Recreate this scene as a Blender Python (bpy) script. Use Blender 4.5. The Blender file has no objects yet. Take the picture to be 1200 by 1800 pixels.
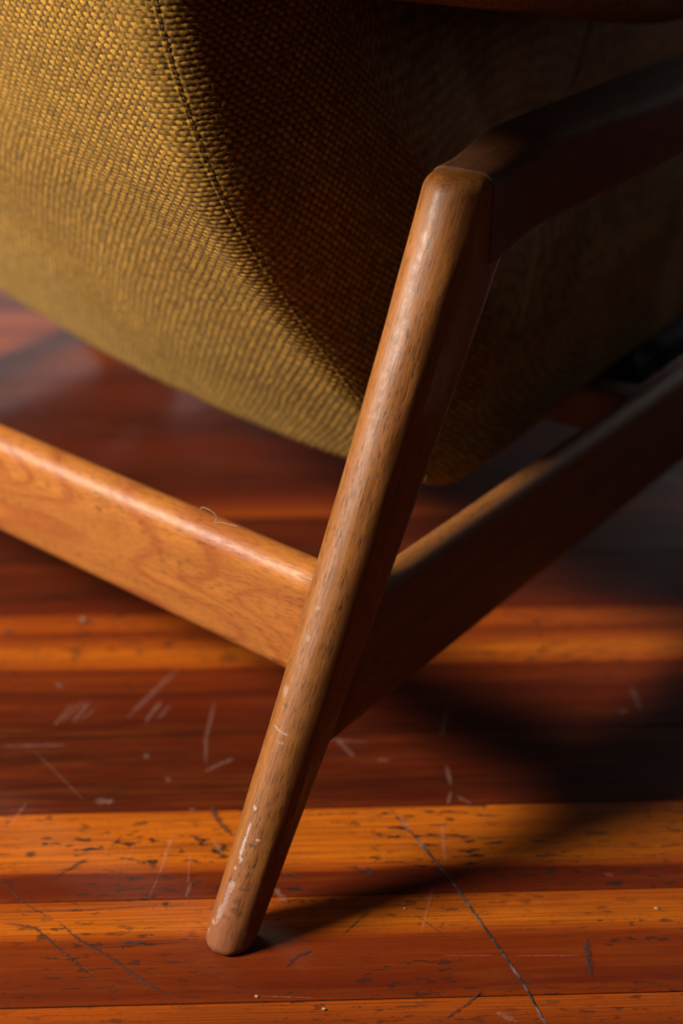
import bpy, math, random
import numpy as np
from mathutils import Vector, noise as mn

S = bpy.context.scene
C = S.collection
R = math.radians
rnd = random.Random(7)

# ------------------------------------------------------------------ camera, world, lamps, exposure
cam = bpy.data.objects.new('camera', bpy.data.cameras.new('camera'))
C.objects.link(cam)
cam.location = (0, 0, .56)
cam.rotation_euler = (R(90 - 27.5), 0, 0)
cam.data.sensor_fit = 'VERTICAL'
cam.data.sensor_height = 36
cam.data.sensor_width = 24
cam.data.lens = 50
cam.data.clip_start = .02
cam.data.clip_end = 100
cam.data.dof.use_dof = True
cam.data.dof.focus_distance = .738
cam.data.dof.aperture_fstop = 3.5
S.camera = cam

w = bpy.data.worlds.new('World')
S.world = w
w.use_nodes = True
w.node_tree.nodes['Background'].inputs[0].default_value = (.8, .82, .85, 1)
w.node_tree.nodes['Background'].inputs[1].default_value = .034

def area(name, loc, target, sx, sy, power, col):
    l = bpy.data.lights.new(name, 'AREA')
    l.shape = 'RECTANGLE'; l.size = sx; l.size_y = sy
    l.energy = power; l.color = col
    o = bpy.data.objects.new(name, l); C.objects.link(o)
    o.location = loc
    o.rotation_euler = (Vector(target) - Vector(loc)).to_track_quat('-Z', 'Y').to_euler()
    return o
# the window to the left, and the dim far windows that the varnish mirrors
area('window_light', (-2.05, .33, 1.62), (0, .7, .2), .74, .46, 184, (1, .90, .76))
area('far_window_light', (-.9, 3.8, .62), (-.2, 1.2, .1), 1.6, 1.0, 8, (1, .80, .78))
area('far_window_light', (1.9, 3.8, .62), (.4, 1.2, .1), 1.6, 1.0, 30, (1, .90, .88))

S.view_settings.view_transform = 'Standard'
S.view_settings.look = 'None'
S.view_settings.exposure = 0
S.view_settings.gamma = 1

# ------------------------------------------------------------------ helpers
def mesh_obj(name, verts, faces, mat=None, parent=None, smooth=True, uv=None):
    me = bpy.data.meshes.new(name)
    V = np.asarray(verts, dtype=np.float32).reshape(-1, 3)
    if isinstance(faces, np.ndarray) and faces.ndim == 2:
        n, k = faces.shape
        me.vertices.add(len(V)); me.vertices.foreach_set('co', V.ravel())
        me.loops.add(n * k); me.loops.foreach_set('vertex_index', faces.astype(np.int32).ravel())
        me.polygons.add(n)
        me.polygons.foreach_set('loop_start', np.arange(0, n * k, k, dtype=np.int32))
        me.update(calc_edges=True)
    else:
        me.from_pydata([tuple(map(float, v)) for v in V], [], [tuple(map(int, f)) for f in faces])
    if uv is not None:
        l = me.uv_layers.new(name='UVMap')
        idx = np.empty(len(me.loops), dtype=np.int32); me.loops.foreach_get('vertex_index', idx)
        l.data.foreach_set('uv', np.asarray(uv, dtype=np.float32)[idx].ravel())
    if smooth:
        me.polygons.foreach_set('use_smooth', np.ones(len(me.polygons), dtype=bool))
    me.update()
    if mat: me.materials.append(mat)
    o = bpy.data.objects.new(name, me); C.objects.link(o)
    if parent: o.parent = parent
    return o

def grid_faces(nu, nv, closed=False):
    # vertices indexed [i*nv + j]; closed wraps j
    i = np.arange(nu - 1)[:, None]; j = np.arange(nv if closed else nv - 1)[None, :]
    j2 = (j + 1) % nv
    a = i * nv + j; b = i * nv + j2; c = (i + 1) * nv + j2; d = (i + 1) * nv + j
    return np.stack([a, b, c, d], -1).reshape(-1, 4)

def vnoise(x, y, seed=0):
    # smooth value noise on numpy arrays
    xi = np.floor(x).astype(np.int64); yi = np.floor(y).astype(np.int64)
    fx = x - xi; fy = y - yi
    fx = fx * fx * (3 - 2 * fx); fy = fy * fy * (3 - 2 * fy)
    def h(a, b):
        n = (a * 374761393 + b * 668265263 + seed * 974711) & 0x7fffffff
        n = ((n ^ (n >> 13)) * 1274126177) & 0x7fffffff
        return ((n ^ (n >> 16)) & 0xffff) / 65535.0
    return (h(xi, yi) * (1 - fx) + h(xi + 1, yi) * fx) * (1 - fy) + (h(xi, yi + 1) * (1 - fx) + h(xi + 1, yi + 1) * fx) * fy

def sstep(a, b, x):
    t = np.clip((x - a) / (b - a), 0, 1); return t * t * (3 - 2 * t)

class NT:
    """tiny node-graph writer"""
    def __init__(s, name):
        s.m = bpy.data.materials.new(name); s.m.use_nodes = True
        s.t = s.m.node_tree; s.b = s.t.nodes['Principled BSDF']
        s.out = s.t.nodes['Material Output']
    def n(s, typ, ins=None, **kw):
        nd = s.t.nodes.new(typ)
        for k, v in kw.items(): setattr(nd, k, v)
        for k, v in (ins or {}).items():
            if isinstance(v, bpy.types.NodeSocket): s.t.links.new(v, nd.inputs[k])
            else: nd.inputs[k].default_value = v
        return nd
    def link(s, a, b): s.t.links.new(a, b)
    def math(s, op, a, b=0., c=0.):
        return s.n('ShaderNodeMath', {0: a, 1: b, 2: c}, operation=op).outputs[0]
    def mix(s, f, a, b, mode='MIX'):
        nd = s.n('ShaderNodeMix', {0: f}, data_type='RGBA', blend_type=mode)
        for i, v in ((6, a), (7, b)):
            if isinstance(v, bpy.types.NodeSocket): s.link(v, nd.inputs[i])
            else: nd.inputs[i].default_value = (*v, 1) if len(v) == 3 else v
        return nd.outputs[2]
    def ramp(s, f, stops, interp='LINEAR'):
        nd = s.n('ShaderNodeValToRGB', {0: f})
        cr = nd.color_ramp; cr.interpolation = interp
        while len(cr.elements) < len(stops): cr.elements.new(.5)
        for e, (p, c) in zip(cr.elements, stops):
            e.position = p
            e.color = (c, c, c, 1) if isinstance(c, (int, float)) else (*c, 1)
        return nd.outputs[0]
    def coords(s, kind='Object', scale=(1, 1, 1), rot=(0, 0, 0), loc=(0, 0, 0)):
        tc = s.n('ShaderNodeTexCoord')
        return s.n('ShaderNodeMapping', {0: tc.outputs[kind], 'Scale': scale, 'Rotation': rot, 'Location': loc}).outputs[0]
    def noise(s, vec, scale=1, detail=4, rough=.55, dist=0, col=False):
        nd = s.n('ShaderNodeTexNoise', {'Vector': vec, 'Scale': scale, 'Detail': detail, 'Roughness': rough, 'Distortion': dist})
        return nd.outputs[1 if col else 0]
    def bump(s, h, strength, dist, prev=None):
        nd = s.n('ShaderNodeBump', {'Height': h, 'Strength': strength, 'Distance': dist})
        if prev is not None: s.link(prev, nd.inputs['Normal'])
        return nd.outputs[0]
    def set(s, **kw):
        for k, v in kw.items():
            k = k.replace('_', ' ')
            if isinstance(v, bpy.types.NodeSocket): s.link(v, s.b.inputs[k])
            else: s.b.inputs[k].default_value = v

# ------------------------------------------------------------------ wood of the chair
def wood_mat(name, tilt=(0, 0, 0), along='Z', light=(.40, .155, .040), dark=(.17, .052, .012), figure=0., wear=False, gloss=.48, seed=0.):
    m = NT(name)
    base = m.coords('Object', rot=tilt, loc=(seed, seed * .7, 0))
    sc = {'Z': (1, 1, .045), 'Y': (1, .045, 1), 'X': (.045, 1, 1)}[along]
    def st(k): return m.n('ShaderNodeMapping', {0: base, 'Scale': tuple(k * q for q in sc)}).outputs[0]
    broad = m.noise(st(60), 1, 3, .5, .3)
    fine = m.noise(st(520), 1, 4, .65)
    sc2 = {'Z': (1, 1, .09), 'Y': (1, .09, 1), 'X': (.09, 1, 1)}[along]
    pv = m.n('ShaderNodeMapping', {0: base, 'Scale': tuple(1500 * q for q in sc2)}).outputs[0]
    pores = m.ramp(m.noise(pv, 1, 3, .6), [(.50, 0), (.64, 1)])
    clump = m.ramp(m.noise(st(150), 1, 3, .6), [(.36, .25), (.58, 1)])
    pores = m.math('MULTIPLY', pores, clump)
    c = m.mix(m.ramp(broad, [(.3, 0), (.72, 1)]), light, tuple(.5 * (a + b) for a, b in zip(light, dark)))
    c = m.mix(m.ramp(fine, [(.42, 0), (.75, .55)]), c, dark)
    if figure:
        fv = m.n('ShaderNodeMapping', {0: base, 'Scale': (5.5, 4, 16), 'Location': (.35, 0, .1)}).outputs[0]
        nz = m.noise(fv, 1, 1, .4, .3)
        wv = m.math('SINE', m.math('MULTIPLY', nz, 80))
        c = m.mix(m.math('MULTIPLY', m.ramp(wv, [(.0, 0), (.6, .3), (1, 1)]), figure), c, (.27, .070, .014))
        bl = m.noise(m.coords('Object'), 14, 3, .5)
        c = m.mix(m.ramp(bl, [(.42, 0), (.7, .3)]), c, (.33, .11, .025))
    c = m.mix(m.math('MULTIPLY', pores, .8), c, tuple(q * .30 for q in dark))
    blot = m.noise(m.coords('Object'), 38, 3, .6)
    c = m.mix(m.ramp(blot, [(.5, 0), (.8, .30)]), c, dark)
    rough = m.ramp(m.noise(m.coords('Object'), 160, 5, .65), [(.25, gloss - .08), (.75, gloss + .12)])
    hgt = m.math('MULTIPLY_ADD', pores, -.7, m.math('MULTIPLY', fine, .35))
    if wear:
        at = m.n('ShaderNodeAttribute', attribute_name='wear')
        sep = m.n('ShaderNodeSeparateColor', {0: at.outputs[0]})
        brk = m.ramp(m.noise(m.coords('Object'), 700, 5, .75), [(.38, .35), (.56, 1)])
        c = m.mix(m.math('MULTIPLY', sep.outputs[1], brk), c, (.035, .018, .010))
        c = m.mix(m.math('MULTIPLY', m.math('MULTIPLY', sep.outputs[0], brk), .75), c, (.38, .33, .31))
        c = m.mix(m.math('MULTIPLY', sep.outputs[2], .62), c, (.15, .042, .018))
    m.set(Base_Color=c, Roughness=rough, Normal=m.bump(hgt, .22, .0004), Coat_Weight=.05, Coat_Roughness=.36)
    m.b.inputs['Specular IOR Level'].default_value = .34
    return m.m

LEAN = math.atan2(.2, .37)
M_leg = wood_mat('teak_leg', light=(.27, .096, .015), dark=(.085, .022, .004), tilt=(LEAN, 0, 0), along='Z', wear=True)
M_rail = wood_mat('teak_rail', along='Y', light=(.20, .074, .016), dark=(.09, .026, .006), seed=3.1)
M_back = wood_mat('teak_figured', along='X', light=(.44, .160, .026), dark=(.19, .048, .008), figure=.85, gloss=.50, seed=1.7)
M_arm = wood_mat('teak_arm', along='Y', light=(.14, .046, .012), dark=(.06, .018, .005), gloss=.66, seed=5.3)

# ------------------------------------------------------------------ upholstery cloth
def fabric_mat(name, bumpy=False):
    m = NT(name)
    tc = m.n('ShaderNodeTexCoord')
    uv = tc.outputs['UV']                      # one unit = one yarn crossing
    wob = m.noise(uv, .35, 2, .5, col=True)
    u2 = m.n('ShaderNodeVectorMath', {0: uv, 1: wob}, operation='ADD').outputs[0]
    cell = m.n('ShaderNodeVectorMath', {0: uv}, operation='FLOOR').outputs[0]
    wn = m.n('ShaderNodeTexWhiteNoise', {0: cell}, noise_dimensions='2D')
    f1 = m.noise(m.n('ShaderNodeMapping', {0: uv, 'Scale': (1.2, 4, 1)}).outputs[0], 1, 3, .7)
    f2 = m.noise(m.n('ShaderNodeMapping', {0: u2, 'Scale': (5, 11, 1)}).outputs[0], 1, 3, .75)
    v = m.math('ADD', m.math('MULTIPLY_ADD', wn.outputs[0], .20, .03), m.math('ADD', m.math('MULTIPLY_ADD', f1, .36, .06), m.math('MULTIPLY_ADD', f2, .32, .04)))
    c = m.ramp(v, [(.33, (.040, .022, .007)), (.42, (.12, .060, .012)), (.52, (.26, .130, .015)), (.68, (.40, .208, .024)), (.84, (.50, .31, .08))])
    if not bumpy:        # the cross yarns are a darker brown than the gold floats
        ya = m.n('ShaderNodeAttribute', attribute_name='yarn').outputs['Fac']
        c = m.mix(m.ramp(ya, [(.0, .82), (1, 0)]), c, (.034, .020, .007))
    big = m.noise(uv, .05, 3, .6)
    c = m.mix(m.ramp(big, [(.4, 0), (.75, .3)]), c, (.13, .07, .012), 'MIX')
    h = f2
    nrm = m.bump(h, .45, .0006)
    if bumpy:
        ck = m.n('ShaderNodeTexVoronoi', {'Vector': uv, 'Scale': 1.0, 'Randomness': .35}).outputs[0]
        nrm = m.bump(ck, .8, -.0018, nrm)
        c = m.mix(m.ramp(ck, [(.35, 0), (.7, .8)]), c, (.04, .026, .008))
    m.set(Base_Color=c, Roughness=.92, Normal=nrm, Sheen_Weight=.12, Sheen_Roughness=.5)
    m.b.inputs['Sheen Tint'].default_value = (1, .8, .45, 1)
    m.b.inputs['Specular IOR Level'].default_value = .12
    return m.m
M_fab = fabric_mat('mustard_weave')
M_fab2 = fabric_mat('mustard_weave_coarse', True)

def plain(name, col, rough=.6, spec=.3):
    m = NT(name)
    n1 = m.noise(m.coords('Object'), 220, 4, .6)
    m.set(Base_Color=m.mix(m.ramp(n1, [(.3, 0), (.7, 1)]), col, tuple(q * .6 for q in col)), Roughness=rough)
    m.b.inputs['Specular IOR Level'].default_value = spec
    return m.m

# ------------------------------------------------------------------ floor
def board_mat(name, stops, specks=.5, seed=0., dull=0.):
    """stops: (position across the board from its near edge, colour); grain, specks and varnish wear on top"""
    m = NT(name)
    base = m.coords('Object', loc=(seed, 0, 0))
    sep = m.n('ShaderNodeSeparateXYZ', {0: m.coords('Object')})
    y = m.math('DIVIDE', sep.outputs[1], BW)
    def st(sx, sy): return m.n('ShaderNodeMapping', {0: base, 'Scale': (sx, sy, 1), 'Location': (seed, seed * 3.3, 0)}).outputs[0]
    wob = m.noise(st(2.6, 12), 1, 3, .55)
    yy = m.math('ADD', y, m.math('MULTIPLY_ADD', wob, .16, -.08))
    edge = m.noise(st(14, 240), 1, 4, .6)
    yy = m.math('ADD', yy, m.math('MULTIPLY_ADD', edge, .10, -.05))
    c = m.ramp(yy, stops)
    # late-wood lines along the board
    ln = m.noise(st(9, 900), 1, 4, .70, .4)
    c = m.mix(m.ramp(ln, [(.43, 0), (.66, .78)]), c, (.075, .014, .004))
    ln2 = m.noise(st(9, 150), 1, 3, .6, .6)
    c = m.mix(m.ramp(ln2, [(.36, .10), (.50, 0)]), c, (.30, .070, .005), 'MIX')
    bl = m.noise(st(9, 26), 1, 4, .6)
    c = m.mix(m.ramp(bl, [(.48, 0), (.78, .5)]), c, (.09, .014, .003))
    # old dents filled with dirt: specks drawn out a little along the grain
    sp = m.noise(st(75, 230), 1, 3, .66)
    msk = m.noise(st(11, 20), 1, 2, .5)
    spk = m.math('MULTIPLY', m.ramp(sp, [(.565, 0), (.62, 1)]), m.ramp(msk, [(.38, 0), (.55, 1)]))
    spk = m.math('MULTIPLY', spk, specks)
    c = m.mix(spk, c, (.018, .010, .007))
    sp3 = m.noise(st(420, 900), 1, 2, .5)
    spf = m.math('MULTIPLY', m.ramp(sp3, [(.66, 0), (.70, 1)]), .7)
    c = m.mix(spf, c, (.03, .012, .007))
    # pale rubbed patches in the varnish
    rb = m.noise(st(18, 30), 1, 5, .7)
    rbm = m.math('MULTIPLY', m.ramp(rb, [(.60, 0), (.82, 1)]), .035 + dull)
    c = m.mix(rbm, c, (.30, .15, .10))
    h = m.math('ADD', m.math('MULTIPLY', ln, .35), m.math('MULTIPLY', spk, -1.2))
    wave = m.noise(st(7, 22), 1, 2, .5)
    nb = m.bump(h, .30, .0005)
    nb = m.bump(wave, .25, .004, nb)
    r = m.ramp(m.noise(st(30, 60), 1, 6, .7), [(.3, .08), (.7, .22)])
    cb = m.bump(wave, .10, .004, m.bump(m.noise(st(160, 300), 1, 3, .6), .10, .0004))
    m.set(Base_Color=c, Roughness=.55, Normal=nb, Coat_Weight=.30, Coat_Roughness=r, Coat_Normal=cb)
    m.b.inputs['Specular IOR Level'].default_value = .03
    m.b.inputs['Coat IOR'].default_value = 1.5
    return m.m

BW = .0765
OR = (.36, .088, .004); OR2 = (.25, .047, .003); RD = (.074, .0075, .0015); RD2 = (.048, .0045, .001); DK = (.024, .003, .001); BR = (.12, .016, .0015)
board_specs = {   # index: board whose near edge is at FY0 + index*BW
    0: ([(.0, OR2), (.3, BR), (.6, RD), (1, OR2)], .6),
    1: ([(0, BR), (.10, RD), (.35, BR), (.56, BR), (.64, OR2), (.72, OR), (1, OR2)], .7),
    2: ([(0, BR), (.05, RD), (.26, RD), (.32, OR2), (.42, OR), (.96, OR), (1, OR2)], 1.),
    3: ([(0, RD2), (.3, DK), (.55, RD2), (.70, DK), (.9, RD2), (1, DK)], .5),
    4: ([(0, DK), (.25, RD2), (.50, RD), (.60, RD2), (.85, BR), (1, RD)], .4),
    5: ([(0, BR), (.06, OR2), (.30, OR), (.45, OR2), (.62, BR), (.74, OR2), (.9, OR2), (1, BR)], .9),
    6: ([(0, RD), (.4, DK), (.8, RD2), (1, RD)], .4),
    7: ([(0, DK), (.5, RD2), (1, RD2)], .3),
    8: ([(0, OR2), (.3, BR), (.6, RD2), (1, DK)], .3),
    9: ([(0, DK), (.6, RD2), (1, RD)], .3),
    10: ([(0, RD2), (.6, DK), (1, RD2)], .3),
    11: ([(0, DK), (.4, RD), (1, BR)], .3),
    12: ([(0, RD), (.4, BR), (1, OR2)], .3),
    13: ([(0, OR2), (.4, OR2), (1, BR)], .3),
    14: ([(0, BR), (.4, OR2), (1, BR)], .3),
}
FY0 = .4565
slab = mesh_obj('floor', [(-3, -1, -.03), (3, -1, -.03), (3, 4, -.03), (-3, 4, -.03), (-3, -1, -.02), (3, -1, -.02), (3, 4, -.02), (-3, 4, -.02)],
                [(0, 3, 2, 1), (4, 5, 6, 7), (0, 1, 5, 4), (1, 2, 6, 5), (2, 3, 7, 6), (3, 0, 4, 7)], plain('dark_subfloor', (.03, .018, .012), .9), smooth=False)
slab['kind'] = 'structure'

def board_mesh():
    g, b, T = .0002, .0007, .020          # half gap, edge round, thickness
    prof = [(g, -T), (g, -b), (g + b * .3, -b * .3), (g + b, 0), (BW - g - b, 0), (BW - g - b * .3, -b * .3), (BW - g, -b), (BW - g, -T)]
    vs = [(x, y, z) for x in (-2.8, 2.8) for (y, z) in prof]
    n = len(prof)
    fs = [(i, i + n, (i + 1) % n + n, (i + 1) % n) for i in range(n)]
    fs += [tuple(range(n)), tuple(range(2 * n - 1, n - 1, -1))]
    return vs, [tuple(reversed(f)) for f in fs]
bv, bf = board_mesh()
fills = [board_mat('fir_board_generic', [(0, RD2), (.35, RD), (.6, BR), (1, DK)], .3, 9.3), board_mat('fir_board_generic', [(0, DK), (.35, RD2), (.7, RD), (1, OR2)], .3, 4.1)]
BYAW = R(1.9)
proto_me = None
for k in range(-17, 44):
    if proto_me is None:
        o = mesh_obj('board', bv, bf, None, slab, smooth=False)
        proto_me = o.data; proto_me.materials.append(fills[0])
        for p_ in proto_me.polygons: p_.use_smooth = False
    else:
        o = bpy.data.objects.new('board', proto_me); C.objects.link(o); o.parent = slab
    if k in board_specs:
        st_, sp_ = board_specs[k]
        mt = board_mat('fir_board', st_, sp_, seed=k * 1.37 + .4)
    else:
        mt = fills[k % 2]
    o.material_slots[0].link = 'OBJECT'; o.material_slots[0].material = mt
    yb = FY0 + k * BW
    o.location = (-math.sin(BYAW) * (yb - .6), yb, rnd.uniform(-.00012, 0))
    o.rotation_euler = (rnd.uniform(-.0012, .0012), 0, BYAW)

# marks on the floor: dirt-filled gouges and pale scuffs lying on the varnish
def mark_mat(name, col, cover, rough, nscale=700):
    m = NT(name)
    n1 = m.noise(m.coords('Object'), nscale, 5, .75)
    n2 = m.noise(m.coords('Object'), nscale * .25, 3, .6)
    tr = m.n('ShaderNodeBsdfTransparent')
    c = m.mix(m.ramp(n2, [(.45, 0), (.68, 1)]), col[0], col[1])
    m.set(Base_Color=c, Roughness=rough)
    at = m.n('ShaderNodeAttribute', attribute_name='soft')
    f = m.math('MULTIPLY', m.ramp(n1, [(cover[0], 0), (cover[1], cover[2])]), at.outputs['Fac'])
    mx = m.n('ShaderNodeMixShader', {0: f, 1: tr.outputs[0], 2: m.b.outputs[0]})
    m.link(mx.outputs[0], m.out.inputs[0])
    return m.m
M_dark = mark_mat('dirt_in_gouge', ((.020, .010, .007), (.05, .02, .012)), (.34, .60, .85), .6, 420)
M_gouge = mark_mat('dirt_in_long_gouge', ((.016, .010, .008), (.11, .085, .08)), (.10, .3, 1), .5, 500)
M_pale = mark_mat('pale_scuff', ((.50, .33, .27), (.30, .22, .2)), (.38, .74, .30), .7, 800)

def ribbon(name, pts, wd, mat, z=.00035, jag=.3, taper=True):
    P = [Vector((x, y, 0)) for x, y in pts]
    out = []
    step = max(.0012, wd * .5)
    for a, b in zip(P[:-1], P[1:]):
        n = max(1, int((b - a).length / step))
        out += [a.lerp(b, i / n) for i in range(n)]
    out.append(P[-1])
    sm = out[:]
    for _ in range(3):
        sm = [sm[0]] + [(sm[i - 1] + sm[i] * 2 + sm[i + 1]) / 4 for i in range(1, len(sm) - 1)] + [sm[-1]]
    N = len(sm); vs = []; soft = []
    for i, p in enumerate(sm):
        t = (sm[min(i + 1, N - 1)] - sm[max(i - 1, 0)]).normalized(); nn = Vector((-t.y, t.x, 0))
        k = i / max(1, N - 1)
        tp = min(1, 4 * min(k, 1 - k) + .12) if taper else 1
        ww = wd * .75 * tp
        a_ = ww * (1 + rnd.uniform(-jag, jag)); b_ = ww * (1 + rnd.uniform(-jag, jag))
        c_ = p + nn * rnd.uniform(-jag, jag) * ww * .3
        e = .25 if k in (0, 1) else 1
        vs += [c_ - nn * a_ + Vector((0, 0, z)), c_ - nn * a_ * .4 + Vector((0, 0, z + .00008)), c_ + nn * b_ * .4 + Vector((0, 0, z + .00008)), c_ + nn * b_ + Vector((0, 0, z))]
        soft += [0, e, e, 0]
    fs = [(4 * i + j, 4 * i + 4 + j, 4 * i + 5 + j, 4 * i + 1 + j) for i in range(N - 1) for j in range(3)]
    o = mesh_obj(name, vs, [tuple(reversed(f)) for f in fs], mat, slab)
    at = o.data.attributes.new('soft', 'FLOAT', 'POINT'); at.data.foreach_set('value', soft)
    return o
DARK=[([(0.0278,0.6881),(0.0359,0.6722),(0.0469,0.6517),(0.0616,0.6227),(0.0751,0.5909),(0.0864,0.5634),(0.0958,0.5394),(0.1024,0.5168),(0.1117,0.4953)],0.00209),([(-0.1563,0.5896),(-0.1431,0.5759),(-0.1244,0.5634),(-0.1039,0.5453),(-0.0842,0.5329)],0.00188),([(-0.1872,0.5879),(-0.1678,0.5844),(-0.1528,0.5696),(-0.1419,0.5593),(-0.1293,0.5465)],0.00187),([(-0.0799,0.6881),(-0.0735,0.6722),(-0.0641,0.6593)],0.00382),([(-0.1638,0.6227),(-0.1576,0.6298),(-0.1528,0.6346),(-0.1461,0.6404)],0.00227),([(-0.1846,0.6423),(-0.1773,0.6443)],0.00398),([(-0.1261,0.6691),(-0.1156,0.6722)],0.00239),([(-0.1357,0.6483),(-0.13,0.6603)],0.00133),([(-0.1078,0.607),(-0.1039,0.6092)],0.00255),([(-0.1004,0.6016),(-0.0959,0.6034)],0.00285),([(-0.1187,0.5729),(-0.1052,0.5729)],0.00215),([(-0.1946,0.6227),(-0.176,0.602),(-0.1562,0.5887)],0.00081),([(-0.03,0.5544),(-0.0242,0.5626),(-0.0146,0.5675)],0.00210),([(0.0138,0.6322),(0.0182,0.6241)],0.00360),([(0.1439,0.6629),(0.1597,0.6619)],0.00305),([(0.1102,0.6558),(0.1215,0.6543)],0.00235),([(0.1126,0.6418),(0.1244,0.6433)],0.00331),([(0.083,0.6522),(0.0966,0.6543)],0.00234),([(0.1416,0.6817),(0.1587,0.6811)],0.00173),([(0.0518,0.5197),(0.0641,0.5298),(0.0731,0.5394)],0.00144),([(0.0,0.578),(0.0158,0.5975)],0.00093),([(0.0393,0.5953),(0.0555,0.578)],0.00079),([(0.1323,0.5759),(0.1303,0.5473)],0.00369),([(-0.1945,0.9),(-0.1834,0.8968)],0.00465),([(-0.2482,0.8842),(-0.2378,0.8842)],0.00375),([(-0.1467,0.8569),(-0.1408,0.8584)],0.00326),([(-0.0343,0.6279),(-0.0227,0.6231)],0.00196),([(-0.1888,0.5953),(-0.1419,0.5975),(-0.0951,0.602)],0.00063),([(-0.1373,0.5683),(-0.0829,0.5738)],0.00061),]

PALE=[([(-0.1145,0.8365),(-0.1433,0.7769)],0.00320),([(-0.1218,0.7978),(-0.1302,0.7718)],0.00271),([(-0.1154,0.7925),(-0.1229,0.7744)],0.00154),([(-0.1701,0.7978),(-0.1781,0.7718)],0.00232),([(-0.1741,0.7992),(-0.1851,0.7731)],0.00193),([(-0.1812,0.7952),(-0.1898,0.768)],0.00193),([(-0.1649,0.7892),(-0.1738,0.7731)],0.00115),([(0.0718,0.7958),(0.0653,0.7543)],0.00193),([(0.0662,0.7274),(0.068,0.7062)],0.00217),([(0.0676,0.7007),(0.0646,0.6876)],0.00176),([(0.0602,0.6722),(0.0601,0.6336)],0.00171),([(0.0523,0.6175),(0.0433,0.5801)],0.00097),([(0.0531,0.563),(0.0825,0.563)],0.00061),([(0.0925,0.563),(0.1279,0.563)],0.00061),([(-0.1,0.6603),(-0.1041,0.625)],0.00169),([(-0.0853,0.6194),(-0.087,0.6065)],0.00162),([(-0.0858,0.7978),(-0.0883,0.7543),(-0.086,0.7274)],0.00193),([(-0.1978,0.6696),(-0.1922,0.6897)],0.00171),([(-0.0868,0.7198),(-0.0777,0.7274),(-0.0684,0.7338)],0.00287),([(-0.1517,0.6913),(-0.1386,0.6897)],0.00488),([(0.1994,0.8148),(0.2008,0.7847)],0.00353),([(0.1849,0.7827),(0.1919,0.786)],0.00381),([(-0.0386,0.6157),(-0.0298,0.602)],0.00290),([(-0.0037,0.7555),(0.008,0.735)],0.00260),([(0.0218,0.732),(0.0309,0.732)],0.00218),([(-0.2209,0.7464),(-0.177,0.7476)],0.00221),([(-0.1262,0.7392),(-0.1236,0.7332)],0.00329),([(-0.1097,0.7153),(-0.1071,0.7085)],0.00286),([(-0.0933,0.6827),(-0.0882,0.6833)],0.00311),([(-0.0767,0.6563),(-0.0691,0.6443)],0.00168),([(-0.088,0.6443),(-0.0869,0.6157)],0.00066),([(-0.044,0.5348),(-0.0129,0.5333)],0.00059),([(0.0344,0.6774),(0.0413,0.6634)],0.00172),([(0.0463,0.6543),(0.0505,0.6443)],0.00235),([(0.0888,0.5573),(0.0937,0.5465)],0.00090),([(0.0998,0.5242),(0.1031,0.516)],0.00174),([(0.0781,0.5242),(0.089,0.5175)],0.00260),([(0.15,0.6274),(0.1553,0.6241)],0.00228),([(-0.1971,0.8196),(-0.1917,0.8114)],0.00315),([(0.0701,0.6963),(0.0799,0.6881)],0.00175),([(-0.0148,0.7543),(0.0185,0.7506)],0.00148),([(-0.1568,0.6908),(-0.198,0.7422)],0.00070),([(-0.1208,0.6543),(-0.1258,0.6298)],0.00067),([(-0.1041,0.625),(-0.1077,0.6065)],0.00065),]

for i, (pts, wd) in enumerate(DARK):
    ribbon('gouge', pts, wd * (.6 if i == 0 else .85), M_gouge if i == 0 else M_dark, z=.0003 + i * .000004, jag=.2 if i == 0 else .5)
for i, (pts, wd) in enumerate(PALE):
    ribbon('scuff', pts, wd, M_pale, z=.00045 + i * .000004, jag=.35)

# ------------------------------------------------------------------ the chair (local x = outward, y = forward, z = up)
chair = bpy.data.objects.new('armchair', None); C.objects.link(chair)
chair.location = (-.0585, .58, 0); chair.rotation_euler = (0, 0, -math.atan2(.6, .8))
chair['label'] = 'wooden framed armchair in mustard woven cloth with slanted round leg on worn boards'
chair['category'] = 'armchair'

XF = -.80      # far side of the chair

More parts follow.
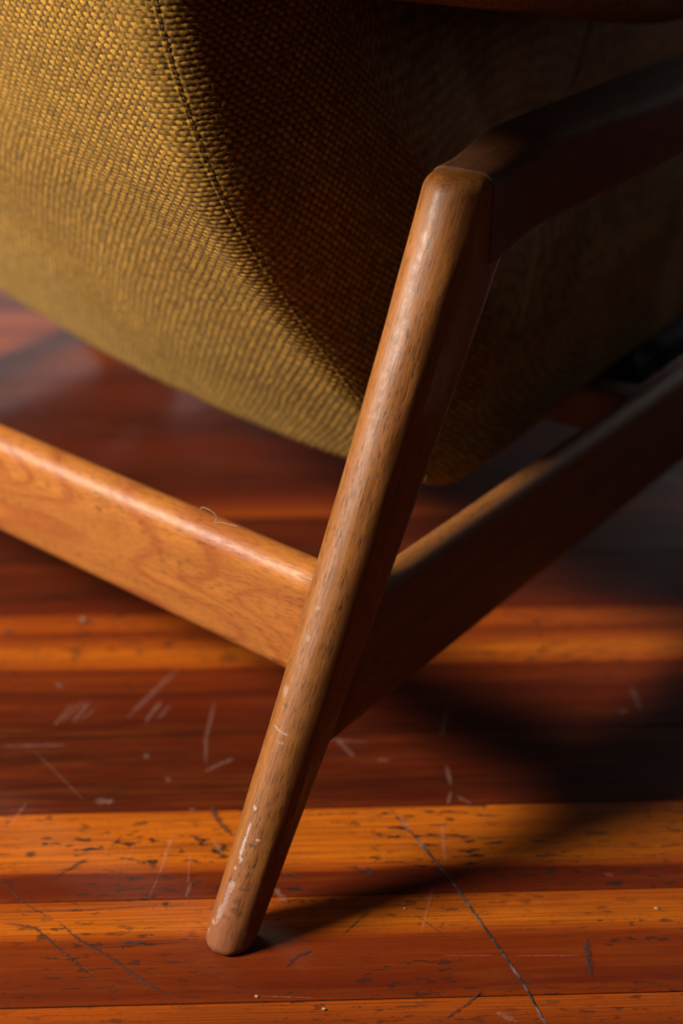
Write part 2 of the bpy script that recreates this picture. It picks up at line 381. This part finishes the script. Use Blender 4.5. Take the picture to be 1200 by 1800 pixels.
def leg_mesh(x0=0., y0=0., mirror=False, fine=True):
    nz, na = (760, 220) if fine else (60, 36)
    k = np.linspace(0, 1, nz)
    ztop = .3755
    # finer rows at the rounded ends
    k = (k + .35 * (3 * k**2 - 2 * k**3 - k)) if fine else k
    z = k * ztop
    r = .0137 + (.0188 - .0137) * k**.85
    ext = np.clip(k, 0, 1) * .036
    yc = -.006 + .2065 * k + .0045 * np.sin(np.pi * k)
    fb = np.clip(z / .0045, 0, 1); sh_b = 1 - np.sqrt(np.clip(1 - (1 - fb)**2, 0, 1))       # 1 at the very bottom
    ft = np.clip((ztop - z) / .0075, 0, 1); sh_t = 1 - np.sqrt(np.clip(1 - (1 - ft)**2, 0, 1))
    off = sh_b * .0045 + sh_t * .0070
    rr = r - off
    th = np.linspace(0, 2 * np.pi, na, endpoint=False)
    X = np.cos(th)[None, :] * rr[:, None]
    Yc = np.sin(th)[None, :] * rr[:, None]
    Y = Yc + np.where(np.sin(th)[None, :] > 0, 1., 0.) * ext[:, None] + yc[:, None]
    # blend so the flat side has vertices at both ends
    X = np.sign(X) * np.abs(X)
    Z = np.repeat(z[:, None], na, 1)
    # shallow unevenness of a hand-shaped leg and small dents
    nz_ = vnoise(th[None, :] * 3 + 10, Z * 40, 3) - .5
    X += np.cos(th)[None, :] * nz_ * .0005; Y += np.sin(th)[None, :] * nz_ * .0005
    V = np.stack([X * (-1 if mirror else 1) + x0, Y + y0, Z], -1).reshape(-1, 3)
    F_ = grid_faces(nz, na, True)
    if mirror: F_ = F_[:, ::-1]
    V = np.concatenate([V, [[x0, y0 + yc[0], 0], [x0, y0 + yc[-1] + ext[-1] / 2, ztop]]])
    return V, F_, nz, na, k, th

def leg_obj(x0=0., y0=0., fine=True, mirror=False):
    V, F_, nz, na, k, th = leg_mesh(x0, y0, mirror, fine)
    b, t = len(V) - 2, len(V) - 1
    j = np.arange(na); j2 = (j + 1) % na
    caps = np.concatenate([np.stack([np.full(na, b), np.full(na, b), j2, j], -1)[:, 1:], np.stack([np.full(na, t), np.full(na, t), (nz - 1) * na + j, (nz - 1) * na + j2], -1)[:, 1:]])
    me_faces = F_
    o = mesh_obj('leg', V, me_faces, M_leg, chair)
    # caps
    import bmesh
    bm = bmesh.new(); bm.from_mesh(o.data); bm.verts.ensure_lookup_table()
    for c_ in caps:
        try: f = bm.faces.new([bm.verts[int(q)] for q in c_]); f.smooth = True
        except ValueError: pass
    bm.normal_update(); bm.to_mesh(o.data); bm.free()
    return o
leg = leg_obj(.0018)
# wear: R pale chips, G dark bruises, B rubbed reddish foot
nV = len(leg.data.vertices)
co = np.empty(nV * 3, dtype=np.float32); leg.data.vertices.foreach_get('co', co); co = co.reshape(-1, 3)
kk = co[:, 2] / .3755
yc_ = co[:, 1] - (-.006 + .2065 * kk + .0045 * np.sin(np.pi * kk))
ang = np.degrees(np.arctan2(-yc_, co[:, 0] - .0018))       # 90 = rear, 0 = outward, 180 = inner
rad = .0155 * np.radians(1)
pale = np.zeros(nV); drk = np.zeros(nV)
def blob(arr, z0, a0, dz, da, amp=1., slope=0., seed=1):
    u = (co[:, 2] - z0) / dz; v = (ang - a0 - slope * (co[:, 2] - z0)) * rad / da
    d = np.sqrt(u * u + v * v) + (vnoise(co[:, 2] * 900 + seed * 7, ang * .55, seed) - .5) * .9
    arr[:] = np.maximum(arr, amp * (1 - sstep(.7, 1.15, d)))
for a in [(.0272, 100, .0080, .0017), (.0195, 106, .0050, .0020), (.034, 97, .003, .0022), (.0548, 98, .0045, .0009), (.061, 96, .006, .0006), (.051, 97, .0035, .0012), (.072, 97, .0012, .0012), (.047, 92, .0012, .001), (.0078, 128, .0014, .0012),
          (.1275, 112, .0032, .0018), (.0585, 70, .0006, .0022), (.012, 30, .0018, .0009), (.033, 25, .0020, .0006), (.155, 95, .0018, .0012), (.170, 93, .001, .0014), (.0135, 118, .0012, .0025), (.0425, 100, .001, .001), (.105, 85, .0006, .002)]:
    blob(pale, *a, amp=1. if a[0] < .08 else .45, seed=int(a[0] * 9999))
for a in [(.0345, 66, .0010, .0034), (.0415, 66, .0016, .0012), (.0240, 70, .0016, .0035), (.0225, 60, .0018, .0026), (.0285, 74, .0020, .0020), (.036, 100, .0016, .0026), (.0555, 80, .0010, .0030), (.0195, 85, .0010, .003), (.047, 60, .0022, .0010),
          (.122, 100, .0007, .002), (.2075, 108, .0012, .0006), (.300, 104, .004, .00035), (.308, 103, .003, .00035), (.315, 102, .0045, .0003), (.205, 90, .001, .0006), (.265, 98, .0008, .0007), (.232, 84, .0006, .0006)]:
    blob(drk, *a, amp=.85, seed=int(a[0] * 8888))
# fine hairline scratch across the top
v = (ang - 95) * rad
line = np.abs((co[:, 2] - .343) - v * .9); drk = np.maximum(drk, .55 * (1 - sstep(.00012, .0004, line)) * (np.abs(v) < .008))
line = np.abs((co[:, 2] - .262) + v * .12); pale = np.maximum(pale, .22 * (1 - sstep(.0002, .0006, line)) * (np.abs(v) < .004))
line = np.abs((co[:, 2] - .110) - v * .12); pale = np.maximum(pale, .6 * (1 - sstep(.0002, .0006, line)) * (np.abs(v) < .005))
drk = np.maximum(drk, .75 * (1 - sstep(.0006, .0040, co[:, 2] + (vnoise(ang * .09, co[:, 2] * 100, 21) - .5) * .005)))
foot = (1 - sstep(.010, .058, co[:, 2] + (vnoise(co[:, 2] * 160, ang * .06, 5) - .5) * .03)) * .9
wear = np.stack([pale, drk, foot, np.ones(nV)], -1).astype(np.float32)
at = leg.data.color_attributes.new('wear', 'FLOAT_COLOR', 'POINT'); at.data.foreach_set('color', wear.ravel())
leg2 = leg_obj(XF, 0, fine=False, mirror=True)
leg3 = leg_obj(0, .66, fine=False); leg4 = leg_obj(XF, .66, fine=False, mirror=True)

def round_bar(name, path, half_a, half_b, rc, mat, axis, shear=0.):
    """bar with rounded-rectangle section. path: list of (x,y,z); axis 'x' or 'y' is its long direction;
    half_a = half thickness (horizontal), half_b = list of half heights"""
    sec = []
    n = 7
    for q, (sx, sz) in enumerate(((1, 1), (-1, 1), (-1, -1), (1, -1))):
        for i in range(n):
            a = (q * 90 + 90 * i / (n - 1)) * math.pi / 180
            sec.append((sx, sz, math.cos(a), math.sin(a)))
    rows = []
    N = len(path)
    for i, (p, ha, hb) in enumerate(zip(path, half_a, half_b)):
        for sx, sz, ca, sa in sec:
            rr = min(rc, ha, hb)
            u = sx * (ha - rr) + rr * ca; v = sz * (hb - rr) + rr * sa
            sh = shear * v if i == 0 else 0.
            rows.append((p[0] + (u if axis == 'y' else 0), p[1] + (sh if axis == 'y' else u), p[2] + v))
    m = len(sec)
    fs = [(i * m + j, i * m + (j + 1) % m, (i + 1) * m + (j + 1) % m, (i + 1) * m + j) for i in range(N - 1) for j in range(m)]
    if axis == 'y': fs = [tuple(reversed(f)) for f in fs]
    a0, b0 = tuple(range(m)), tuple(range((N - 1) * m, N * m))
    fs += [a0 if axis == 'y' else tuple(reversed(a0)), tuple(reversed(b0)) if axis == 'y' else b0]
    return mesh_obj(name, rows, fs, mat, chair)

def lerp_pts(a, b, n): return [tuple(a[i] + (b[i] - a[i]) * k / (n - 1) for i in range(3)) for k in range(n)]
# side rail (lower, running forward) and rear rail (running across the back)
n = 30
p = lerp_pts((0, .082, .1235), (0, .80, .1235), n)
round_bar('side_rail', p, [.0105] * n, [.0405] * n, .0104, M_rail, 'y', shear=.55)
round_bar('side_rail', [(XF, q[1], q[2]) for q in p], [.0105] * n, [.0405] * n, .0104, M_rail, 'y')
p = lerp_pts((-.004, .111, .1325), (XF + .006, .111, .1720), n)
round_bar('rear_rail', p, [.013] * n, [.0370 - .002 * (i / n) for i in range(n)], .011, M_back, 'x')
# inner cross rail and the seat platform, coloured near black for the underframe shadow
p = lerp_pts((-.010, .485, .133), (XF + .01, .485, .133), n)
M_cross = wood_mat('rough_beech', along='X', light=(.15, .055, .018), dark=(.07, .022, .008), gloss=.7, seed=8.)
M_cross.node_tree.nodes['Principled BSDF'].inputs['Coat Weight'].default_value = 0
round_bar('cross_rail', p, [.014] * n, [.018] * n, .003, M_cross, 'x')
M_black = plain('underframe_shadow', (.012, .010, .009), .8)
p = lerp_pts((-.03, .52, .155), (-.03, .80, .160), 6)
round_bar('seat_frame', [(-.38, q[1], q[2] - .01) for q in p], [.345] * 6, [.012] * 6, .004, M_black, 'y')

# armrest: rounded bar, rounded at its rear end, widening a little forward
ys = [.2000, .2006, .201, .203, .208, .216, .227, .24, .255, .27, .31, .37, .44, .52, .60, .70, .80]
pa, ha, hb = [], [], []
for y_ in ys:
    e = min(1, (y_ - .1945) / .052); g = 1
    top = float(np.interp(y_, [.1945, .200, .206, .216, .227, .25, .29, .35, .50, .80], [.3768, .3768, .3772, .3782, .3806, .3862, .3885, .3885, .3930, .4010]))
    bot = .3370 - .013 * math.exp(-((y_ - .2) / .034)**2) + max(0, y_ - .25) * .055
    pa.append((.0016 + max(0, y_ - .25) * .015, y_, (top + bot) / 2)); hb.append((top - bot) / 2)
    ha.append(.0194 + .0002 * g + min(.008, max(0, y_ - .22) * .05))
round_bar('armrest', pa, ha, hb, .0085, M_arm, 'y')
round_bar('armrest', [(XF - q[0], q[1], q[2]) for q in pa], ha, hb, .014, M_arm, 'y')

# ------------------------------------------------------------------ upholstered shell with real woven relief
prof = [(.06, .90), (.09, .75), (.108, .60), (.111, .52), (.112, .4597), (.1149, .422), (.1253, .3702), (.1396, .335), (.1695, .2812), (.1999, .2318), (.2290, .1930),
        (.2480, .1680), (.2560, .1575), (.2660, .1495), (.2820, .1450), (.31, .1435), (.37, .1465), (.46, .152), (.60, .1615), (.80, .176)]
def catmull(P, n):
    P = [np.array(q) for q in P]; P = [2 * P[0] - P[1]] + P + [2 * P[-1] - P[-2]]
    out = []
    for i in range(1, len(P) - 2):
        for t in np.linspace(0, 1, n, endpoint=False):
            a, b, c, d = P[i - 1:i + 3]
            out.append(.5 * (2 * b + (c - a) * t + (2 * a - 5 * b + 4 * c - d) * t**2 + (3 * b - a - 3 * c + d) * t**3))
    out.append(P[-2]); return np.array(out)
Q0 = catmull(prof, 40)
L = np.concatenate([[0], np.cumsum(np.linalg.norm(np.diff(Q0, axis=0), axis=1))])
def resample(t): return np.stack([np.interp(t, L, Q0[:, 0]), np.interp(t, L, Q0[:, 1])], -1)
tb = np.interp(.143, -Q0[:400, 1], L[:400]) if False else L[np.argmin(np.hypot(Q0[:, 0] - .256, Q0[:, 1] - .1575))]
DT = .0005
T0 = L[np.argmin(np.abs(Q0[:, 1] - .49) + (Q0[:, 0] > .2) * 9)]
t = np.concatenate([np.arange(0, T0, .004), np.arange(T0, tb + .03, DT), np.arange(tb + .03, L[-1], .004)])
Q = resample(t)
Tn = np.gradient(Q, t, axis=0)
ker = np.exp(-.5 * (np.arange(-14, 15) / 6.)**2); ker /= ker.sum()
for c_ in range(2):
    Tn[:, c_] = np.convolve(np.pad(Tn[:, c_], 14, mode='edge'), ker, 'valid')
Tn /= np.linalg.norm(Tn, axis=1)[:, None]
Nn = np.stack([-Tn[:, 1], Tn[:, 0]], -1)          # inward in (y,z)
dist_c = np.abs(t - tb)
RR = .013 + .022 * sstep(.02, .16, np.where(t < tb, dist_c, 0)) + .0 * t
RR = np.where(t > tb, .013, RR)
# w runs: side cap (negative) -> fillet -> back face (positive)
wa = -np.concatenate([np.arange(.60, .10, -.006), np.arange(.10, 0, -.0008)])    # distance into the cap
nf = 46
wb = np.concatenate([np.arange(0, .24, DT), np.arange(.24, .50, .0011), np.arange(.50, .56, .004)])
nt = len(t)
rows_P, rows_uv, rows_ex = [], [], []
PHS = math.pi / 2 * (1 - .42)
D = np.array([.72, .69]); D /= np.linalg.norm(D)
def a0z(z): return .045 + np.clip(z - .16, -.02, .30) / .30 * .075
def bow(a): return .36 * np.clip(a - .10, 0, .5)**2
SEAM = .42       # seam sits this far round the fillet from the back face
CELL = .0030
alltp = []
for wv_ in wa:
    d = -wv_
    mixv = sstep(0, .12, d)
    dirv = Nn * (1 - mixv) + D * mixv; dirv /= np.linalg.norm(dirv, axis=1)[:, None]
    P2 = Q + Nn * RR[:, None] + dirv * d
    x = -(a0z(P2[:, 1]) - .012 * np.sin(np.clip(d / .2, 0, 1) * np.pi))
    rows_P.append(np.stack([x, P2[:, 0] + bow(.0), P2[:, 1]], -1))
    rows_uv.append(wv_ - RR * np.pi / 2 * (1 - SEAM)); rows_ex.append(RR * (PHS - math.sin(PHS)))
for i in range(nf):
    ph = (i + .0) / nf * math.pi / 2
    P2 = Q + Nn * (RR * (1 - math.sin(ph)))[:, None]
    a = a0z(P2[:, 1]) + RR * (1 - math.cos(ph))
    rows_P.append(np.stack([-a, P2[:, 0] + bow(a), P2[:, 1]], -1))
    rows_uv.append(RR * (ph - math.pi / 2 * (1 - SEAM))); rows_ex.append(RR * max(0, (PHS - ph) - (math.sin(PHS) - math.sin(ph))))
for wv_ in wb:
    a = a0z(Q[:, 1]) + RR + wv_
    rows_P.append(np.stack([-a, Q[:, 0] + bow(a), Q[:, 1]], -1))
    rows_uv.append(wv_ + RR * math.pi / 2 * SEAM); rows_ex.append(RR * 0)
P3 = np.stack(rows_P)                       # [w, t, 3]
P3[..., 2] += .045 * np.clip(-P3[..., 0] - .09, 0, .35) * sstep(.42, .30, P3[..., 2])
U = np.stack(rows_uv)                       # metres from seam
Vv = np.broadcast_to(t[None, :], U.shape)
# surface normals by finite differences
du = np.gradient(P3, axis=0); dv = np.gradient(P3, axis=1)
Ns = np.cross(du, dv); Ns /= np.linalg.norm(Ns, axis=2)[..., None] + 1e-12
ref = P3 - np.array([-.4, .45, .40]); sgn = np.sign((Ns * ref).sum(2).mean()); Ns *= sgn
# soft large undulation of the padding
pad = (vnoise(U * 9 + 5, Vv * 9, 11) - .5) * .006 + (vnoise(U * 28, Vv * 28, 12) - .5) * .0012
# yarns
wx = (vnoise(U * 40, Vv * 40, 1) - .5) * .7 + (vnoise(U * 190, Vv * 190, 2) - .5) * .14
wy = (vnoise(U * 40, Vv * 40, 3) - .5) * .7 + (vnoise(U * 190, Vv * 190, 4) - .5) * .14
side = U < 0            # the side panel is cut separately: its yarns run level and upright
EX = np.stack(rows_ex)
yu = P3[..., 1] + EX * Nn[None, :, 0]; zu = P3[..., 2] + EX * Nn[None, :, 1]
Ug = np.where(side, yu * .98 + zu * .10 + .5, U); Vg = np.where(side, zu * .98 - yu * .10 + .5, Vv)
cu = Ug / CELL + wx; cv = Vg / (CELL * .96) + wy
iu = np.floor(cu); iv = np.floor(cv); fu = cu - iu - .5; fv = cv - iv - .5
par = (iu + iv) % 2
def hsh(a, b, s):
    n = (a.astype(np.int64) * 73856093 ^ b.astype(np.int64) * 19349663 ^ s * 83492791) & 0x7fffffff
    n = (n * 1103515245 + 12345) & 0x7fffffff
    return ((n >> 8) & 0xffff) / 65535.
def padh(x, y, rx, ry): return np.sqrt(np.clip(1 - (x / rx)**2 - (y / ry)**2, 0, 1))
h1 = padh(fu + (hsh(iu, iv, 1) - .5) * .22, fv + fu * .18 + (hsh(iu, iv, 2) - .5) * .22, .66, .49) * (.80 + .42 * hsh(iu, iv, 3))
h2 = padh(fu, fv, .44, .66) * (.50 + .35 * hsh(iu, iv, 4))
hw = np.where(par == 0, h1, h2)
# the floats reach into the neighbouring cells
for s_ in (-1, 1):
    g = padh(fu - s_, fv + (fu - s_) * .18, .70, .46) * np.where(par == 1, 1., 0.) * .95
    gold_n = g > hw
    hw = np.maximum(hw, g); gold2 = gold_n if s_ < 0 else (gold2 | gold_n)
fib = vnoise(Ug * 1800, Vg * 3600, 6) - .5
gold = np.where(par == 0, np.where(h1 > .02, 1., .25), 0.)
hgt = hw * .00072 + fib * .00016
# seam: a deep stitched groove and a shallower one beside it
def groove(c, wd, dp): return -dp * np.exp(-((U - c + (vnoise(Vv * 180, U * 0, 8) - .5) * .0008) / wd)**2)
ridge = .00015 * np.exp(-((U - .0019) / .0018)**2)
hgt = hgt + groove(0, .0006, .0008) + groove(.0038, .0006, .0007) + ridge * (1 + .4 * np.sin(Vv / .0031 * 2 * np.pi))
fade = sstep(-.16, -.10, U)
P3 = P3 + Ns * (pad * .8 + hgt * fade)[..., None]
nW = P3.shape[0]
F_ = grid_faces(nW, nt)
if sgn < 0: F_ = F_[:, ::-1]
uvs = np.stack([cu, cv], -1).reshape(-1, 2)
body = mesh_obj('upholstered_shell', P3.reshape(-1, 3), F_, M_fab, chair, uv=uvs)
ya = np.where(gold2, 1., gold).astype(np.float32)
at = body.data.attributes.new('yarn', 'FLOAT', 'POINT'); at.data.foreach_set('value', ya.ravel())
print('shell verts', nW * nt)
# stitching thread lying in the seam
iseam = np.argmin(np.abs(U), axis=0)
M_thread = plain('brown_thread', (.10, .055, .015), .8)
vs, fs = [], []
SM = np.stack([P3[iseam[j], j] + Ns[iseam[j], j] * .0001 for j in range(nt)])
j = int(np.searchsorted(t, T0)); cnt = 0
while t[j] < tb:
    j2 = min(nt - 2, int(np.searchsorted(t, t[j] + .0024)))
    a, b = Vector(SM[j]), Vector(SM[j2]); d_ = (b - a)
    nn = Vector(Ns[iseam[j], j]); sd = d_.normalized().cross(nn)
    o_ = len(vs)
    for k_, (f_, w_) in enumerate(((0, .3), (.25, 1), (.75, 1), (1, .3))):
        c_ = a + d_ * f_ + nn * (.0004 * w_)
        for q in range(6):
            an = q * math.pi / 3
            vs.append(c_ + (sd * math.cos(an) + nn * math.sin(an)) * .00028 * w_)
    for k_ in range(3):
        for q in range(6): fs.append((o_ + k_ * 6 + q, o_ + k_ * 6 + (q + 1) % 6, o_ + k_ * 6 + 6 + (q + 1) % 6, o_ + k_ * 6 + 6 + q))
    cnt += 1
    j = int(np.searchsorted(t, t[j] + .0036))
st_ob = mesh_obj('seam_stitching', vs, fs, M_thread, body); st_ob['kind'] = 'stuff'

# loose wool fibres standing off the cloth
frnd = np.random.RandomState(5)
fv_, ff_ = [], []
iw0 = len(wa)
for q in range(2600):
    iw = frnd.randint(iw0 - 60, iw0 + nf + 420); it = frnd.randint(int(np.searchsorted(t, T0)), int(np.searchsorted(t, tb)))
    p_ = P3[iw, it]; n_ = Ns[iw, it]
    d_ = frnd.normal(size=3); d_ -= n_ * d_.dot(n_); d_ /= np.linalg.norm(d_)
    e_ = np.cross(n_, d_); l_ = frnd.uniform(.0012, .0034); cv_ = frnd.uniform(-.7, .7)
    o_ = len(fv_)
    for k_ in range(4):
        s_ = k_ / 3
        c_ = p_ + d_ * l_ * s_ + e_ * l_ * cv_ * s_ * s_ + n_ * (.0001 + .0011 * math.sin(s_ * math.pi) * frnd.uniform(.4, 1))
        for m_ in range(3):
            an = m_ * 2.094; fv_.append(c_ + (e_ * math.cos(an) + n_ * math.sin(an)) * .000045)
    for k_ in range(3):
        for m_ in range(3): ff_.append((o_ + k_ * 3 + m_, o_ + k_ * 3 + (m_ + 1) % 3, o_ + k_ * 3 + 3 + (m_ + 1) % 3, o_ + k_ * 3 + 3 + m_))
fz = mesh_obj('wool_fuzz', fv_, np.array(ff_), plain('loose_wool', (.42, .26, .07), .9), body); fz['kind'] = 'stuff'

# far half and inside of the shell, closed coarse hull so that no light leaks through
hz = [(.09, .89), (.118, .74), (.135, .60), (.14, .46), (.156, .37), (.20, .281), (.26, .20), (.30, .165), (.37, .165), (.60, .18), (.80, .19), (.80, .30), (.45, .33), (.25, .89)]
n = len(hz)
hv = [(-.19 if z > .3 else -.12, y + .012, z + .006) for y, z in hz] + [(XF + .06, y + .012 + bow(.5), z + .006) for y, z in hz]
hf = [(i, (i + 1) % n, (i + 1) % n + n, i + n) for i in range(n)] + [tuple(reversed(range(n))), tuple(range(n, 2 * n))]
mesh_obj('inner_padding', hv, hf, M_fab2, chair, smooth=False)

# side wing above the armrest; unseen rear part shaped to shade the arm
WY0 = -.07
nu, nv_ = 90, 120
u = np.linspace(0, 1, nu)[:, None]; v = np.linspace(0, 2 * np.pi, nv_, endpoint=False)[None, :]
yy = WY0 + (.72 - WY0) * u
zb = .488 - .046 * sstep(.10, .30, yy) - .028 * sstep(.28, .48, yy)      # lower edge sinks forward
g = np.clip(1 - np.abs(2 * u - 1)**9, 0, 1)**.5
cs, sn = np.cos(v), np.sin(v)
xx = -.084 + .090 * g * np.sign(cs) * np.abs(cs)**.22
zz = zb + .16 + .16 * g * np.sign(sn) * np.abs(sn)**.22
wp = (vnoise(np.broadcast_to(yy * 30, zz.shape), zz * 30, 9) - .5) * .004
Vw = np.stack([xx + wp, np.broadcast_to(yy, zz.shape) + 0 * v, zz], -1).reshape(-1, 3)
uvw = np.stack([np.broadcast_to(yy / CELL, zz.shape), np.broadcast_to(v * .07 / CELL, zz.shape) + 0 * yy], -1).reshape(-1, 2)
bmw = mesh_obj('side_wing', Vw, grid_faces(nu, nv_, True), M_fab2, chair, uv=uvw)

# ------------------------------------------------------------------ small loose things
M_lint = plain('pale_lint', (.42, .36, .30), .9)
M_crumb = plain('pale_crumb', (.38, .30, .21), .9)
def tube(name, pts, r, mat):
    vs, fs = [], []
    P = [Vector(q) for q in pts]; N = len(P)
    for i, p_ in enumerate(P):
        tt = (P[min(i + 1, N - 1)] - P[max(i - 1, 0)]).normalized()
        a = tt.cross(Vector((0, 0, 1))); a = a.normalized() if a.length > 1e-4 else Vector((1, 0, 0)); b = tt.cross(a)
        for q in range(5):
            an = q * 2 * math.pi / 5; vs.append(p_ + (a * math.cos(an) + b * math.sin(an)) * r)
    fs = [(i * 5 + q, i * 5 + (q + 1) % 5, (i + 1) * 5 + (q + 1) % 5, (i + 1) * 5 + q) for i in range(N - 1) for q in range(5)]
    return mesh_obj(name, vs, fs, mat)
mw = chair.matrix_basis
hair = [(-.0875, .084, .1975), (-.084, .082, .2005), (-.080, .081, .2015), (-.076, .081, .2008), (-.0730, .081, .1985), (-.0722, .079, .1962), (-.069, .080, .1968), (-.064, .081, .1968), (-.059, .082, .1968)]
hp = catmull(hair, 6)
lint = tube('lint_thread', [mw @ Vector(q) for q in hp], .00013, M_lint)
lint['label'] = 'curled pale wisp of lint on top of the rear rail'; lint['category'] = 'lint'

def crumb(x, y, r, lab, flat=.4, mat=None):
    import bmesh
    mat = M_crumb
    bm = bmesh.new(); bmesh.ops.create_icosphere(bm, subdivisions=2, radius=r)
    for v_ in bm.verts:
        v_.co *= .9 + .9 * (mn.noise(v_.co * (1.3 / r) + Vector((x * 90, y * 90, 0))))
        v_.co.z = v_.co.z * flat + r * flat
    me = bpy.data.meshes.new('crumb'); bm.to_mesh(me); bm.free(); me.materials.append(mat)
    o = bpy.data.objects.new('crumb', me); C.objects.link(o); o.location = (x, y, .0002)
    o['label'] = lab; o['category'] = 'crumb'; o['group'] = 'pale crumbs on the floorboards'
crumb(.1743, .5984, .0011, 'round pale crumb on the orange board near the right edge')
crumb(-.1922, .9016, .0016, 'pale crumb on the orange board below the rear rail, at the left', .35)
crumb(-.0437, .5348, .0009, 'tiny pale crumb at the left end of the scratch below the leg foot')
crumb(.0350, .5984, .0007, 'tiny crumb just left of the long dark gouge, right of the leg')
crumb(-.0090, .5261, .0009, 'flat crumb on the board nearest the camera, below and right of the foot', .4)
